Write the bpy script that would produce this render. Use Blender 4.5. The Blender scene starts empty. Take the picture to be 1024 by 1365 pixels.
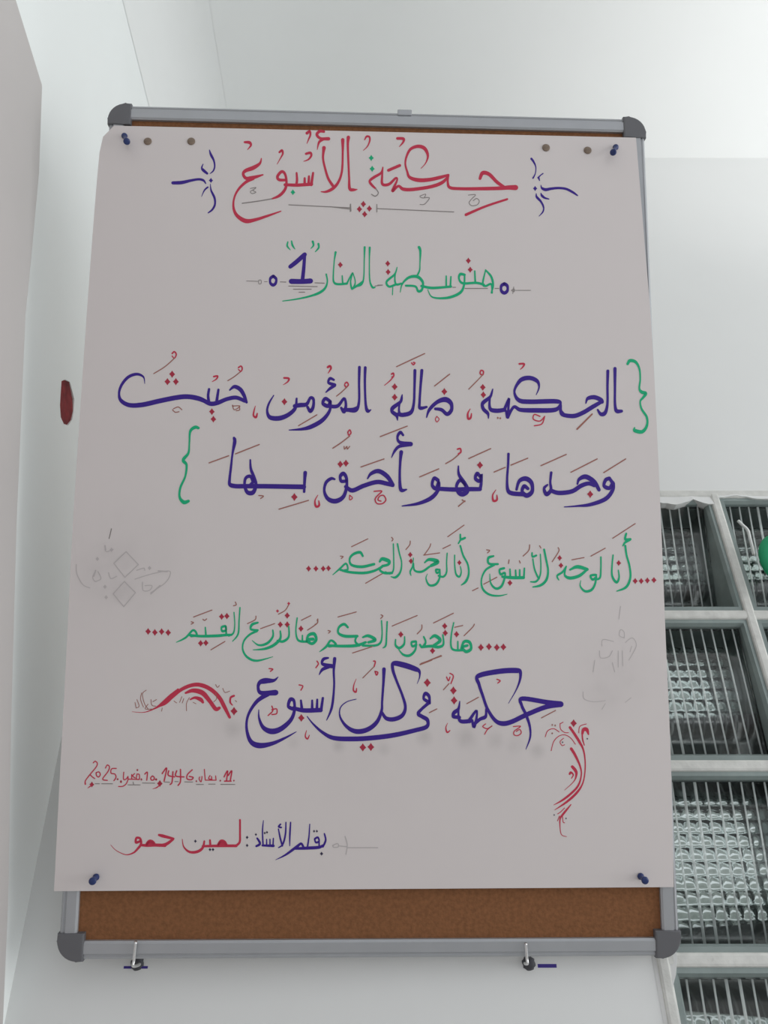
import bpy, bmesh, math, random
from mathutils import Vector, Matrix

scene = bpy.context.scene
C = scene.collection
random.seed(4)

# ------------------------------------------------------------------ camera
F = 1025.0                       # focal length, for a 1024 x 1365 frame
PITCH = math.radians(35.0)
EYE = Vector((0, 0, 1.4))
cp, sp = math.cos(PITCH), math.sin(PITCH)
cam_data = bpy.data.cameras.new('camera')
cam_data.sensor_fit = 'VERTICAL'
cam_data.sensor_height = 36.0
cam_data.lens = 36.0 * F / 1365.0
cam_data.clip_start = 0.02
cam = bpy.data.objects.new('camera', cam_data)
cam.location = EYE
cam.rotation_euler = (math.pi / 2 + PITCH, 0, 0)
C.objects.link(cam)
scene.camera = cam

# ------------------------------------------------------------------ light
world = bpy.data.worlds.new('daylight')
scene.world = world
world.use_nodes = True
bg = world.node_tree.nodes['Background']
bg.inputs['Color'].default_value = (0.93, 0.96, 1.0, 1)
bg.inputs['Strength'].default_value = 0.59
# unseen area light added on the right to lift the left wall
fill_data = bpy.data.lights.new('side_fill', 'AREA')
fill_data.shape = 'RECTANGLE'
fill_data.size, fill_data.size_y = 1.6, 1.5
fill_data.energy = 22.0
fill_data.color = (0.97, 1.0, 0.99)
fill = bpy.data.objects.new('side_fill', fill_data)
fill.location = (2.5, 0.1, 1.75)
fill.rotation_euler = (0, math.radians(90), 0)
C.objects.link(fill)
up_data = bpy.data.lights.new('bounce_fill', 'SPOT')  # added spot imitating bounced daylight in the bright part of the ceiling
up_data.energy = 17.0
up_data.spot_size = math.radians(58)
up_data.spot_blend = 1.0
up_data.shadow_soft_size = 0.05
up = bpy.data.objects.new('bounce_fill', up_data)
up.location = (1.25, 0.35, 1.95)
up.rotation_euler = (Vector((0.80, 0.58, 2.9)) - up.location).to_track_quat('-Z', 'Y').to_euler()
C.objects.link(up)
scene.view_settings.view_transform = 'Standard'
scene.view_settings.look = 'None'
scene.view_settings.gamma = 1.0
scene.view_settings.use_curve_mapping = False
scene.view_settings.exposure = 0.34

# ------------------------------------------------------------------ helpers
def lin(c):
    c = c / 255.0
    return c / 12.92 if c <= 0.04045 else ((c + 0.055) / 1.055) ** 2.4

def rgb(r, g, b):
    return (lin(r), lin(g), lin(b), 1.0)

def mat(name, col, rough=0.6, metal=0.0, noise=0.0, scale=40.0, bump=0.0, bscale=200.0, spec=0.5):
    m = bpy.data.materials.new(name)
    m.use_nodes = True
    nt = m.node_tree
    p = nt.nodes['Principled BSDF']
    p.inputs['Base Color'].default_value = col
    p.inputs['Roughness'].default_value = rough
    p.inputs['Metallic'].default_value = metal
    p.inputs['Specular IOR Level'].default_value = spec
    tc = nt.nodes.new('ShaderNodeTexCoord')
    if noise:
        n = nt.nodes.new('ShaderNodeTexNoise')
        n.inputs['Scale'].default_value = scale
        n.inputs['Detail'].default_value = 6
        r = nt.nodes.new('ShaderNodeValToRGB')
        r.color_ramp.elements[0].position = 0.3
        r.color_ramp.elements[1].position = 0.7
        r.color_ramp.elements[0].color = tuple(x * (1 - noise) for x in col[:3]) + (1,)
        r.color_ramp.elements[1].color = tuple(min(1, x * (1 + noise)) for x in col[:3]) + (1,)
        nt.links.new(tc.outputs['Object'], n.inputs['Vector'])
        nt.links.new(n.outputs['Fac'], r.inputs['Fac'])
        nt.links.new(r.outputs['Color'], p.inputs['Base Color'])
    if bump:
        n2 = nt.nodes.new('ShaderNodeTexNoise')
        n2.inputs['Scale'].default_value = bscale
        n2.inputs['Detail'].default_value = 5
        b = nt.nodes.new('ShaderNodeBump')
        b.inputs['Strength'].default_value = bump
        b.inputs['Distance'].default_value = 0.002
        nt.links.new(tc.outputs['Object'], n2.inputs['Vector'])
        nt.links.new(n2.outputs['Fac'], b.inputs['Height'])
        nt.links.new(b.outputs['Normal'], p.inputs['Normal'])
    return m

def obj(name, bm, mats, parent=None, smooth=False, recalc=True):
    if recalc:
        bmesh.ops.recalc_face_normals(bm, faces=bm.faces)
    me = bpy.data.meshes.new(name)
    bm.to_mesh(me)
    bm.free()
    for m in (mats if isinstance(mats, (list, tuple)) else [mats]):
        me.materials.append(m)
    if smooth:
        for f in me.polygons:
            f.use_smooth = True
    o = bpy.data.objects.new(name, me)
    C.objects.link(o)
    if parent is not None:
        o.parent = parent
    return o

def tag(o, label, cat, group=None):
    o['label'] = label
    o['category'] = cat
    if group:
        o['group'] = group
    return o

def thing(name, label, cat, matrix=None, group=None):
    o = bpy.data.objects.new(name, None)
    o.empty_display_size = 0.02
    C.objects.link(o)
    if matrix is not None:
        o.matrix_world = matrix
    return tag(o, label, cat, group)

def structure(name, bm, m, smooth=False):
    o = obj(name, bm, m, None, smooth)
    o['kind'] = 'structure'
    return o

def box(bm, lo, hi, bevel=0.0, seg=2):
    vs = [bm.verts.new((x, y, z)) for x in (lo[0], hi[0]) for y in (lo[1], hi[1]) for z in (lo[2], hi[2])]
    q = [(0, 1, 3, 2), (4, 6, 7, 5), (0, 4, 5, 1), (2, 3, 7, 6), (0, 2, 6, 4), (1, 5, 7, 3)]
    fs = [bm.faces.new([vs[i] for i in f]) for f in q]
    if bevel:
        es = list({e for f in fs for e in f.edges})
        bmesh.ops.bevel(bm, geom=es, offset=bevel, segments=seg, affect='EDGES', profile=0.5)

def prism(bm, pts, z0, z1, bevel=0.0):
    """outline in x,y between two heights"""
    a = [bm.verts.new((x, y, z0)) for x, y in pts]
    b = [bm.verts.new((x, y, z1)) for x, y in pts]
    n = len(pts)
    bm.faces.new(a[::-1])
    top = bm.faces.new(b)
    for i in range(n):
        bm.faces.new((a[i], a[(i + 1) % n], b[(i + 1) % n], b[i]))
    if bevel:
        bmesh.ops.bevel(bm, geom=list(top.edges), offset=bevel, segments=3, affect='EDGES', profile=0.5)

def lathe(bm, prof, n=24):
    """profile of (radius, height) turned about the local z axis"""
    rings = []
    for r, z in prof:
        if r < 1e-7:
            rings.append([bm.verts.new((0, 0, z))])
        else:
            rings.append([bm.verts.new((r * math.cos(2 * math.pi * i / n), r * math.sin(2 * math.pi * i / n), z)) for i in range(n)])
    for a, b in zip(rings, rings[1:]):
        for i in range(n):
            j = (i + 1) % n
            f = [a[i % len(a)], a[j % len(a)], b[j % len(b)], b[i % len(b)]]
            u = []
            for v in f:
                if v not in u:
                    u.append(v)
            if len(u) > 2:
                bm.faces.new(u)

def tube(bm, pts, r, n=10):
    pts = [Vector(p) for p in pts]
    rings = []
    up = Vector((0.3, 0.2, 0.9)).normalized()
    for i, p in enumerate(pts):
        d = (pts[min(i + 1, len(pts) - 1)] - pts[max(i - 1, 0)]).normalized()
        s = d.cross(up)
        if s.length < 1e-3:
            s = d.cross(Vector((1, 0, 0)))
        s.normalize()
        t = s.cross(d)
        rr = r[i] if isinstance(r, (list, tuple)) else r
        rings.append([bm.verts.new(p + s * rr * math.cos(2 * math.pi * k / n) + t * rr * math.sin(2 * math.pi * k / n)) for k in range(n)])
    for a, b in zip(rings, rings[1:]):
        for k in range(n):
            bm.faces.new((a[k], a[(k + 1) % n], b[(k + 1) % n], b[k]))
    bm.faces.new(rings[0][::-1])
    bm.faces.new(rings[-1])

def spline(pts, n=6):
    """Catmull-Rom through points of any dimension"""
    out = []
    m = len(pts)
    if m == 2:
        return [tuple(a + (b - a) * k / n for a, b in zip(*pts)) for k in range(n + 1)]
    for i in range(m - 1):
        p0, p1, p2, p3 = pts[max(i - 1, 0)], pts[i], pts[i + 1], pts[min(i + 2, m - 1)]
        for k in range(n):
            t = k / n
            out.append(tuple(0.5 * (2 * b + (c - a) * t + (2 * a - 5 * b + 4 * c - d) * t * t + (3 * b - a - 3 * c + d) * t ** 3)
                             for a, b, c, d in zip(p0, p1, p2, p3)))
    out.append(tuple(pts[-1]))
    return out

def ray(px, py):
    """direction in the room of a point of the photograph (used to survey the place)"""
    x, y = (px - 512.0) / F, (682.5 - py) / F
    return Vector((x, cp - y * sp, sp + y * cp))

def survey(px, py, origin, normal):
    d = ray(px, py)
    k = (origin - EYE).dot(normal) / d.dot(normal)
    return EYE + d * k

# ------------------------------------------------------------------ materials
M_wall = mat('painted plaster', (0.76, 0.765, 0.755, 1), 0.55, noise=0.02, scale=3, bump=0.15, bscale=25)
M_ceil = mat('ceiling paint', (0.82, 0.83, 0.82, 1), 0.6, noise=0.015, scale=3, bump=0.1, bscale=20)
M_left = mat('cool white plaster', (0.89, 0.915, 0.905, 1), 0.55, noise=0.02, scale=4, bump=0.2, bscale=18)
M_pink = mat('plaster in painted shade', (0.53, 0.497, 0.487, 1), 0.6, noise=0.03, scale=6, bump=0.2, bscale=22)  # warmer, darker paint stands in for a difference of light on this wall
M_floor = mat('floor tile', (0.46, 0.45, 0.43, 1), 0.4, noise=0.05, scale=5)
M_brick = mat('red brick', (0.20, 0.025, 0.028, 1), 0.9, noise=0.45, scale=60, bump=0.8, bscale=90)
M_mortar = mat('grey mortar', (0.66, 0.66, 0.63, 1), 0.8, noise=0.1, scale=60, bump=0.4, bscale=120)
M_alu = mat('brushed aluminium', (0.42, 0.43, 0.45, 1), 0.4, metal=0.45, noise=0.03, scale=30)
M_cap = mat('grey plastic', (0.125, 0.125, 0.135, 1), 0.45)
M_cork = mat('brown cork', (0.235, 0.102, 0.045, 1), 0.85, noise=0.16, scale=260, bump=0.35, bscale=500, spec=0.2)
M_steel = mat('bright steel', (0.75, 0.75, 0.75, 1), 0.25, metal=0.9)
M_plug = mat('dark plug', (0.06, 0.06, 0.07, 1), 0.6, noise=0.3, scale=200)
M_pin = mat('blue plastic', (0.014, 0.03, 0.13, 1), 0.35)
M_tack = mat('dull brass', (0.20, 0.145, 0.105, 1), 0.5, noise=0.15, scale=300)
M_green = mat('green plastic', (0.005, 0.31, 0.13, 1), 0.7)
M_outside = mat('grey render', (0.42, 0.44, 0.41, 1), 0.9, noise=0.35, scale=5)
M_soffit = mat('pale concrete', (0.72, 0.74, 0.72, 1), 0.9, noise=0.12, scale=5)

def ink(name, r, g, b):
    c = [min(1.0, lin(v) / 0.62) for v in (r, g, b)]
    return mat(name, (c[0], c[1], c[2], 1), 0.55, spec=0.3)

INKS = {'R': ink('red ink', 158, 40, 62), 'B': ink('violet blue ink', 44, 21, 110), 'G': ink('green ink', 14, 140, 98),
        'D': ink('dark red ink', 138, 36, 54), 'N': ink('brown red ink', 128, 82, 74), 'K': ink('grey pencil', 112, 106, 104),
        'P': ink('faint pencil', 152, 146, 146), 'X': ink('black ink', 45, 40, 62)}
ORDER = list(INKS)

# ------------------------------------------------------------------ the room
WY = 0.885                       # front face of the wall that carries the board
CEIL = 1.4 + 1.516
PITCH_G = 0.192                  # glass block module
GX0, GX1 = 0.278, 0.278 + 2 * PITCH_G
GZ1 = 1.4 + 0.650
GZ0 = GZ1 - 4 * PITCH_G

def left_x(z):
    return -0.363 - 0.044 * (z - 1.4)

bm = bmesh.new()
box(bm, (-1.2, WY, 0), (GX0, WY + 0.1, CEIL))
box(bm, (GX1, WY, 0), (2.6, WY + 0.1, CEIL))
box(bm, (GX0, WY, GZ1), (GX1, WY + 0.1, CEIL))
box(bm, (GX0, WY, 0), (GX1, WY + 0.1, GZ0))
wall_back = structure('wall_back', bm, M_wall)

bm = bmesh.new()
box(bm, (-1.2, -1.0, CEIL), (2.6, WY + 0.1, CEIL + 0.1))
structure('ceiling', bm, M_ceil)
bm = bmesh.new()
box(bm, (-1.2, -1.6, -0.1), (2.6, WY + 0.1, 0.0))
structure('floor', bm, M_floor)

# soft plaster cove where the left wall meets the ceiling
bm = bmesh.new()
R_C = 0.12
arc = [(R_C * (1 - math.cos(t)), -R_C + R_C * math.sin(t)) for t in [math.pi / 2 * k / 24 for k in range(25)]]
rows = []
for y in (-1.0, WY + 0.02):
    rows.append([bm.verts.new((left_x(CEIL + z) + x + 0.0005, y, CEIL + z - 0.0005)) for x, z in arc])
for i in range(len(arc) - 1):
    bm.faces.new((rows[0][i], rows[1][i], rows[1][i + 1], rows[0][i + 1])).smooth = True
structure('trim_4', bm, M_ceil)

# left wall, slightly out of plumb, with a knocked-out hole that shows the brick
hole_px = [(82, 508), (87, 506), (93, 509), (96, 520), (99, 532), (98, 548), (96, 560), (91, 567), (85, 565), (81, 556), (80, 540), (81, 522)]
LN = Vector((1, 0, 0.044)).normalized()
LO = Vector((left_x(1.4), 0, 1.4))
hole = [survey(x, y, LO, LN) for x, y in hole_px]
bm = bmesh.new()
outer = [bm.verts.new((left_x(z), y, z)) for y, z in ((WY + 0.05, 0), (WY + 0.05, CEIL + 0.02), (-1.6, CEIL + 0.02), (-1.6, 0))]
inner = [bm.verts.new(p) for p in hole]
es = [bm.edges.new((r[i], r[(i + 1) % len(r)])) for r in (outer, inner) for i in range(len(r))]
bmesh.ops.triangle_fill(bm, edges=es, use_beauty=True)
deep = [bm.verts.new(p - LN * 0.006) for p in hole]
for i in range(len(inner)):
    j = (i + 1) % len(inner)
    bm.faces.new((inner[i], inner[j], deep[j], deep[i]))
back = [bm.verts.new(v.co - Vector((0.1, 0, 0))) for v in outer]
for i in range(4):
    bm.faces.new((outer[i], outer[(i + 1) % 4], back[(i + 1) % 4], back[i]))
bm.faces.new(back)
wall_left = structure('wall_left', bm, M_left)
bm = bmesh.new()
bm.faces.new([bm.verts.new(hole[i] - LN * (0.0016 + 0.0008 * math.sin(i * 2.1))) for i in range(len(hole))])
bmesh.ops.triangulate(bm, faces=bm.faces[:])
b_ = obj('exposed_brick', bm, M_brick, wall_left)
b_['label'] = 'red brick showing through the hole in the plaster'

# thicker coat of plaster, light difference put into its colour, that ends in a slanting edge on the left wall
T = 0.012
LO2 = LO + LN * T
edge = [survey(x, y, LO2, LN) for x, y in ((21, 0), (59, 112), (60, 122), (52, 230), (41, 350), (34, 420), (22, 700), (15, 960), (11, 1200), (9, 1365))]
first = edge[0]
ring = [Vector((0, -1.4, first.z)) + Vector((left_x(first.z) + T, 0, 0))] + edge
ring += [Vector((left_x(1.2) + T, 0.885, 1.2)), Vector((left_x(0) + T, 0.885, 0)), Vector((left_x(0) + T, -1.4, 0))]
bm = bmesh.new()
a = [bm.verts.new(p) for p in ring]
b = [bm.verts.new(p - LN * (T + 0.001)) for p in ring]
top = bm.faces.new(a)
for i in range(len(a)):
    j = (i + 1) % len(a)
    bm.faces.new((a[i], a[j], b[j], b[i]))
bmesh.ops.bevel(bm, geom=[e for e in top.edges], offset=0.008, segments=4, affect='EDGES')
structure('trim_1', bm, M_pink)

# mortar grid between the glass blocks
J = 0.013
bm = bmesh.new()
for k in range(5):
    z = GZ1 - k * PITCH_G
    box(bm, (GX0, WY - 0.003, z - J / 2), (GX1, WY + 0.08, z + J / 2), 0.003, 2)
for k in range(3):
    x = GX0 + k * PITCH_G
    box(bm, (x - J / 2, WY - 0.0036, GZ0 - 0.001), (x + J / 2, WY + 0.079, GZ1 + 0.001), 0.003, 2)
structure('trim_2', bm, M_mortar)

# plaster smeared unevenly over the upper and left rims of the blocks
def smear(bm, pts_a, pts_b, y0, y1):
    n = len(pts_a)
    va = [bm.verts.new((x, WY - 0.0003, z)) for x, z in pts_a]
    vb = [bm.verts.new((x, y0, z)) for x, z in pts_b]
    wb = [bm.verts.new((x, y1, z)) for x, z in pts_b]
    for i in range(n - 1):
        bm.faces.new((va[i], va[i + 1], vb[i + 1], vb[i]))
        bm.faces.new((vb[i], vb[i + 1], wb[i + 1], wb[i]))
bm = bmesh.new()
N = 60
pa, pb = [], []
for i in range(N + 1):
    x = GX0 + (GX1 - GX0) * i / N
    d = 0.014 + 0.004 * math.sin(i * 0.7) + 0.004 * random.random() if x < GX0 + PITCH_G * 1.03 else 0.006 + 0.003 * math.sin(i * 0.5) + 0.002 * random.random()
    pa.append((x, GZ1 + 0.01))
    pb.append((x, GZ1 - d))
smear(bm, pa, pb, WY - 0.0035, WY + 0.01)
pa, pb = [], []
for i in range(N + 1):
    z = GZ0 + (GZ1 - GZ0) * i / N
    d = 0.006 + 0.005 * random.random() + 0.004 * math.sin(i * 0.9)
    pa.append((GX0 - 0.01, z))
    pb.append((GX0 + d, z))
smear(bm, pa, pb, WY - 0.0035, WY + 0.01)
structure('trim_3', bm, M_wall)

# outside: unseen canopy added to darken the view through the upper blocks
bm = bmesh.new()
box(bm, (-2.5, WY + 0.1, GZ1 + 0.12), (5.0, 2.0, GZ1 + 0.3))
structure('added_canopy', bm, M_soffit)
bm = bmesh.new()
box(bm, (-4.5, 4.2, -0.1), (8.0, 4.4, 2.52))  # facade, its height set to leave a bright slot of sky for glints
structure('wall_outside', bm, M_outside)
bm = bmesh.new()
box(bm, (-4.5, WY + 0.1, -0.15), (8.0, 4.4, -0.1))
structure('ground', bm, M_soffit)

# ------------------------------------------------------------------ glass blocks
def glass(name, col, rough):
    m = bpy.data.materials.new(name)
    m.use_nodes = True
    p = m.node_tree.nodes['Principled BSDF']
    p.inputs['Base Color'].default_value = col
    p.inputs['Roughness'].default_value = rough
    p.inputs['Transmission Weight'].default_value = 1.0
    p.inputs['IOR'].default_value = 1.5
    return m
M_glass = glass('dimpled clear glass', (0.93, 0.97, 0.955, 1), 0.04)
M_sheet = bpy.data.materials.new('ribbed clear glass')      # thin sheet: see-through with a sheen
M_sheet.use_nodes = True
M_rib = mat('glass rib with painted highlight', (0.74, 0.80, 0.78, 1), 0.15)  # ribs paler than clear glass, their highlight put into the colour
M_rib.node_tree.nodes['Principled BSDF'].inputs['Transmission Weight'].default_value = 0.4
_n = M_sheet.node_tree
_n.nodes.remove(_n.nodes['Principled BSDF'])
_t = _n.nodes.new('ShaderNodeBsdfTransparent')
_t.inputs['Color'].default_value = (0.93, 0.96, 0.95, 1)
_g = _n.nodes.new('ShaderNodeBsdfGlossy')
_g.inputs['Roughness'].default_value = 0.12
_f = _n.nodes.new('ShaderNodeFresnel')
_f.inputs['IOR'].default_value = 1.6
_m = _n.nodes.new('ShaderNodeMixShader')
_n.links.new(_f.outputs[0], _m.inputs[0])
_n.links.new(_t.outputs[0], _m.inputs[1])
_n.links.new(_g.outputs[0], _m.inputs[2])
_n.links.new(_m.outputs[0], _n.nodes['Material Output'].inputs['Surface'])
M_rim = mat('green tinted glass rim', (0.25, 0.30, 0.29, 1), 0.2, noise=0.12, scale=30)

def ribbed(bm, w, h, t, period, width, height, vertical, bend):
    """a glass plate w x h, thickness t, ribs on its near face; bend(v) gives the extra depth at height v"""
    def prof(s):
        d = abs((s / period) % 1.0 - 0.5) * period
        return height * math.cos(math.pi / 2 * min(1, d / (width / 2))) if d < width / 2 else 0.0
    L = w if vertical else h
    m = int(L / period) * 12
    S = [L * i / m for i in range(m + 1)]
    K = [0, 0.5, 1]
    front, back_ = [], []
    for s in S:
        rf, rb = [], []
        for k in K:
            x, z = (s - w / 2, k * h - h / 2) if vertical else (k * w - w / 2, s - h / 2)
            d = bend(z / h + 0.5)
            rf.append(bm.verts.new((x, d - prof(s), z)))
            rb.append(bm.verts.new((x, d + t, z)))
        front.append(rf)
        back_.append(rb)
    for G in (front, back_):
        for i in range(m):
            for k in range(2):
                f_ = bm.faces.new((G[i][k], G[i + 1][k], G[i + 1][k + 1], G[i][k + 1]))
                if G is front and max(prof(S[i]), prof(S[i + 1])) > 0.2 * height:
                    f_.material_index = 1
    for i in range(m):
        for k in (0, 2):
            bm.faces.new((front[i][k], front[i + 1][k], back_[i + 1][k], back_[i][k]))
    for i in (0, m):
        for k in range(2):
            bm.faces.new((front[i][k], front[i][k + 1], back_[i][k + 1], back_[i][k]))

B = PITCH_G - J

def dimpled(w, h, t, period, height, y0):
    """outer plate of the block: rows of small pillows on its near face, flat behind"""
    bm = bmesh.new()
    n = 6
    nx, nz = int(w / period) * n, int(h / period) * n
    F_ = []
    amp = [[0.8 + 0.4 * random.random() for _ in range(nz // n)] for _ in range(nx // n)]
    for i in range(nx + 1):
        row = []
        for k in range(nz + 1):
            fx, fz = abs(math.sin(math.pi * i / n)), abs(math.sin(math.pi * k / n))
            row.append(bm.verts.new((w * (i / nx - 0.5), y0 - height * amp[min(i // n, nx // n - 1)][min(k // n, nz // n - 1)] * (fz ** 0.8) * (0.45 + 0.55 * fx ** 0.8), h * (k / nz - 0.5))))
        F_.append(row)
    for i in range(nx):
        for k in range(nz):
            bm.faces.new((F_[i][k], F_[i + 1][k], F_[i + 1][k + 1], F_[i][k + 1])).smooth = True
    ring = [bm.verts.new(v.co) for v in F_[0][:] + [r[-1] for r in F_[1:]] + F_[-1][-2::-1] + [r[0] for r in F_[-2:0:-1]]]
    rb = [bm.verts.new((v.co.x, y0 + t, v.co.z)) for v in ring]
    for i in range(len(ring)):
        j = (i + 1) % len(ring)
        bm.faces.new((ring[i], ring[j], rb[j], rb[i]))
    bm.faces.new(rb)
    return bm
LABELS = [['ribbed glass block, topmost of the column against the poster edge', 'ribbed glass block, second down in the column against the poster edge',
           'ribbed glass block beside the lower right corner of the poster, full of glints', 'cut-off glass block below the grey corner of the board'],
          ['glass block behind the green disc at the right edge', 'glass block under the one with the green disc, mostly out of frame',
           'glass block sliver at the right edge, third below the wall', 'lowest glass block at the bottom right corner of the photo']]
for c in range(2):
    for r in range(4):
        cx, cz = GX0 + (c + 0.5) * PITCH_G, GZ1 - (r + 0.5) * PITCH_G
        g = thing('glass_block', LABELS[c][r], 'glass block', Matrix.Translation((cx, WY, cz)), 'ribbed glass blocks in the wall')
        rec = [0.042, 0.014, 0.038, 0.026][r]
        bm = bmesh.new()
        o_, i_ = B / 2, B / 2 - 0.008
        rings = []
        for hw, y in ((o_, 0.0), (i_ + 0.003, -0.001), (i_, 0.004), (i_ - 0.004, 0.075), (o_, 0.08)):
            rings.append([bm.verts.new((sx * hw, y, sz * hw)) for sx, sz in ((-1, -1), (1, -1), (1, 1), (-1, 1))])
        for p, q in zip(rings, rings[1:] + rings[:1]):
            for i in range(4):
                bm.faces.new((p[i], p[(i + 1) % 4], q[(i + 1) % 4], q[i]))
        obj('rim', bm, M_rim, g)
        bm = bmesh.new()
        ribbed(bm, B - 0.019, B - 0.019, 0.006, 0.0132, 0.0015, 0.0010, True, lambda v, rec=rec: 0.008 + rec * (1 - v))
        obj('ribbed_pane', bm, [M_sheet, M_rib], g, True)
        obj('dimpled_pane', dimpled(B - 0.014, B - 0.014, 0.004, 0.0140, 0.0036, 0.062), M_glass, g)
        if c == 1 and r == 0:
            pts = [survey(x, y, Vector((0, WY + 0.002, 0)), Vector((0, 1, 0))) - Vector((cx, WY, cz)) for x, y in ((984, 694), (990, 700), (997, 707), (1000, 718), (1003, 730), (1005, 740))]
            bm = bmesh.new()
            tube(bm, spline([tuple(p) for p in pts], 4), 0.0022, 8)
            s_ = obj('mortar_smear', bm, M_wall, g, True)
            s_['label'] = 'curved white streak of plaster on the glass'

# green disc in front of the glass at the right edge
GP = survey(1052, 748, Vector((0, WY - 0.03, 0)), Vector((0, 1, 0)))
disc = thing('green_disc', 'green round disc in front of the upper glass blocks, cut off by the right edge', 'disc', Matrix.Translation(GP))
bm = bmesh.new()
lathe(bm, [(0, -0.006), (0.030, -0.006), (0.036, -0.004), (0.038, 0.0), (0.036, 0.004), (0.030, 0.006), (0, 0.0065)], 48)
bmesh.ops.rotate(bm, verts=bm.verts, cent=(0, 0, 0), matrix=Matrix.Rotation(math.pi / 2, 3, 'X'))
bmesh.ops.scale(bm, verts=bm.verts, vec=(1.0, 1.0, 1.16))
obj('disc_body', bm, M_green, disc, True)
bm = bmesh.new()
tube(bm, [(0, 0.004, 0), (0, 0.03 + 0.012, 0)], 0.003)
obj('fixing_stem', bm, M_steel, disc)

# ------------------------------------------------------------------ the board
BW, BH = 0.600, 0.888
def cam2world(v):
    return Vector((v[0], v[2] * cp - v[1] * sp, v[2] * sp + v[1] * cp))
ax = cam2world((0.99949757, -0.0111961, 0.02965229))
by = cam2world((0.00099582, 0.99044214, 0.13792527))
bz = ax.cross(by).normalized()           # towards the reader
by = bz.cross(ax).normalized()
ax = by.cross(bz).normalized()
BC = EYE + cam2world((-0.00786527, 0.00982636, 0.80124238))
BM = Matrix((ax, by, bz)).transposed().to_4x4()
BM.translation = BC                       # local z = 0 is the face of the frame
BMI = BM.inverted()

board = thing('notice_board', 'brown cork notice board in grey metal frame leaning forward from the wall under the poster', 'notice board', BM)
RW, DEP = 0.0168, 0.016
bm = bmesh.new()
box(bm, (-BW / 2 + 0.01, -BH / 2 + 0.01, -DEP + 0.001), (BW / 2 - 0.01, BH / 2 - 0.01, -0.0045))
obj('cork_panel', bm, M_cork, board)

def rail(length):
    """frame rail along x, outer side at y=0, inner side at y=RW, ridged profile"""
    pr = [(0.0, -DEP), (0.0, -0.003), (0.0012, -0.0012), (0.0028, -0.0006), (0.0036, -0.0014), (0.0046, -0.0014), (0.0056, 0.0), (RW - 0.002, 0.0), (RW, -0.0015), (RW, -DEP)]
    bm = bmesh.new()
    a = [bm.verts.new((-length / 2, y, z)) for y, z in pr]
    b = [bm.verts.new((length / 2, y, z)) for y, z in pr]
    bm.faces.new(a)
    bm.faces.new(b[::-1])
    for i in range(len(pr)):
        j = (i + 1) % len(pr)
        bm.faces.new((a[i], a[j], b[j], b[i]))
    return bm
CAP = 0.0255
for ln, mx in ((BW - 2 * CAP + 0.004, Matrix.Translation((0, -BH / 2, 0))),
               (BW - 2 * CAP + 0.004, Matrix.Translation((0, BH / 2, 0)) @ Matrix.Rotation(math.pi, 4, 'Z')),
               (BH - 2 * CAP + 0.004, Matrix.Translation((BW / 2, 0, 0)) @ Matrix.Rotation(math.pi / 2, 4, 'Z')),
               (BH - 2 * CAP + 0.004, Matrix.Translation((-BW / 2, 0, 0)) @ Matrix.Rotation(-math.pi / 2, 4, 'Z'))):
    o = obj('frame_rail', rail(ln), M_alu, board)
    o.matrix_local = mx
for sx in (-1, 1):
    for sy in (-1, 1):
        pts = []
        R_ = 0.019
        for k in range(9):
            t = math.pi / 2 * k / 8
            pts.append((-R_ + R_ * math.sin(t), -R_ + R_ * math.cos(t)))     # outer corner at 0,0
        pts += [(0.0, -CAP), (-RW - 0.0008, -CAP), (-CAP, -CAP + 0.0), (-CAP, 0.0)]
        pts = [(x * sx + sx * (BW / 2 + 0.0012), y * sy + sy * (BH / 2 + 0.0012)) for x, y in pts]
        if sx * sy < 0:
            pts = pts[::-1]
        bm = bmesh.new()
        prism(bm, pts, -DEP - 0.001, 0.0012, 0.0018)
        obj('corner_cap', bm, M_cap, board)
bm = bmesh.new()
box(bm, (-0.008, BH / 2 - 0.004, -0.012), (0.008, BH / 2 + 0.003, 0.0006), 0.0012)
tube(bm, [(-0.008, BH / 2 + 0.0015, -0.001), (0.008, BH / 2 + 0.001, -0.001)], 0.0016)
o = obj('hanging_clip', bm, M_alu, board)
o.location.x = 0.028

# ------------------------------------------------------------------ the poster sheet
PZ = 0.0022
def on_sheet(px, py, lift=0.0):
    p = survey(px, py, BC + bz * (PZ + lift), bz)
    return BMI @ p
left_edge = [(72, 1188), (79, 1050), (88, 880), (97, 700), (107, 545), (117, 400), (126, 280), (133, 200), (136, 186), (142, 174), (152, 167.5)]
right_edge = [(898.5, 1182.5), (894, 1000), (888, 860), (879, 640), (869.5, 450), (860, 330), (848, 183.5)]
def edge_at(edge_, s):
    s = s * (len(edge_) - 1)
    i = min(int(s), len(edge_) - 2)
    t = s - i
    return (edge_[i][0] + (edge_[i + 1][0] - edge_[i][0]) * t, edge_[i][1] + (edge_[i + 1][1] - edge_[i][1]) * t)
sheet = thing('poster_sheet', 'white poster sheet of handwritten Arabic calligraphy pinned over the cork board', 'poster', BM)
def resample(e, n):
    e = spline(e, 6)
    L = [0]
    for p, q in zip(e, e[1:]):
        L.append(L[-1] + math.dist(p, q))
    out = []
    for k in range(n + 1):
        d = L[-1] * k / n
        i = 0
        while i < len(L) - 2 and L[i + 1] < d:
            i += 1
        t = (d - L[i]) / max(1e-9, L[i + 1] - L[i])
        out.append(tuple(a + (b - a) * t for a, b in zip(e[i], e[i + 1])))
    return out
NV, NU = 48, 32
LE, RE = resample(left_edge, NV), resample(right_edge, NV)
bm = bmesh.new()
grid = []
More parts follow.
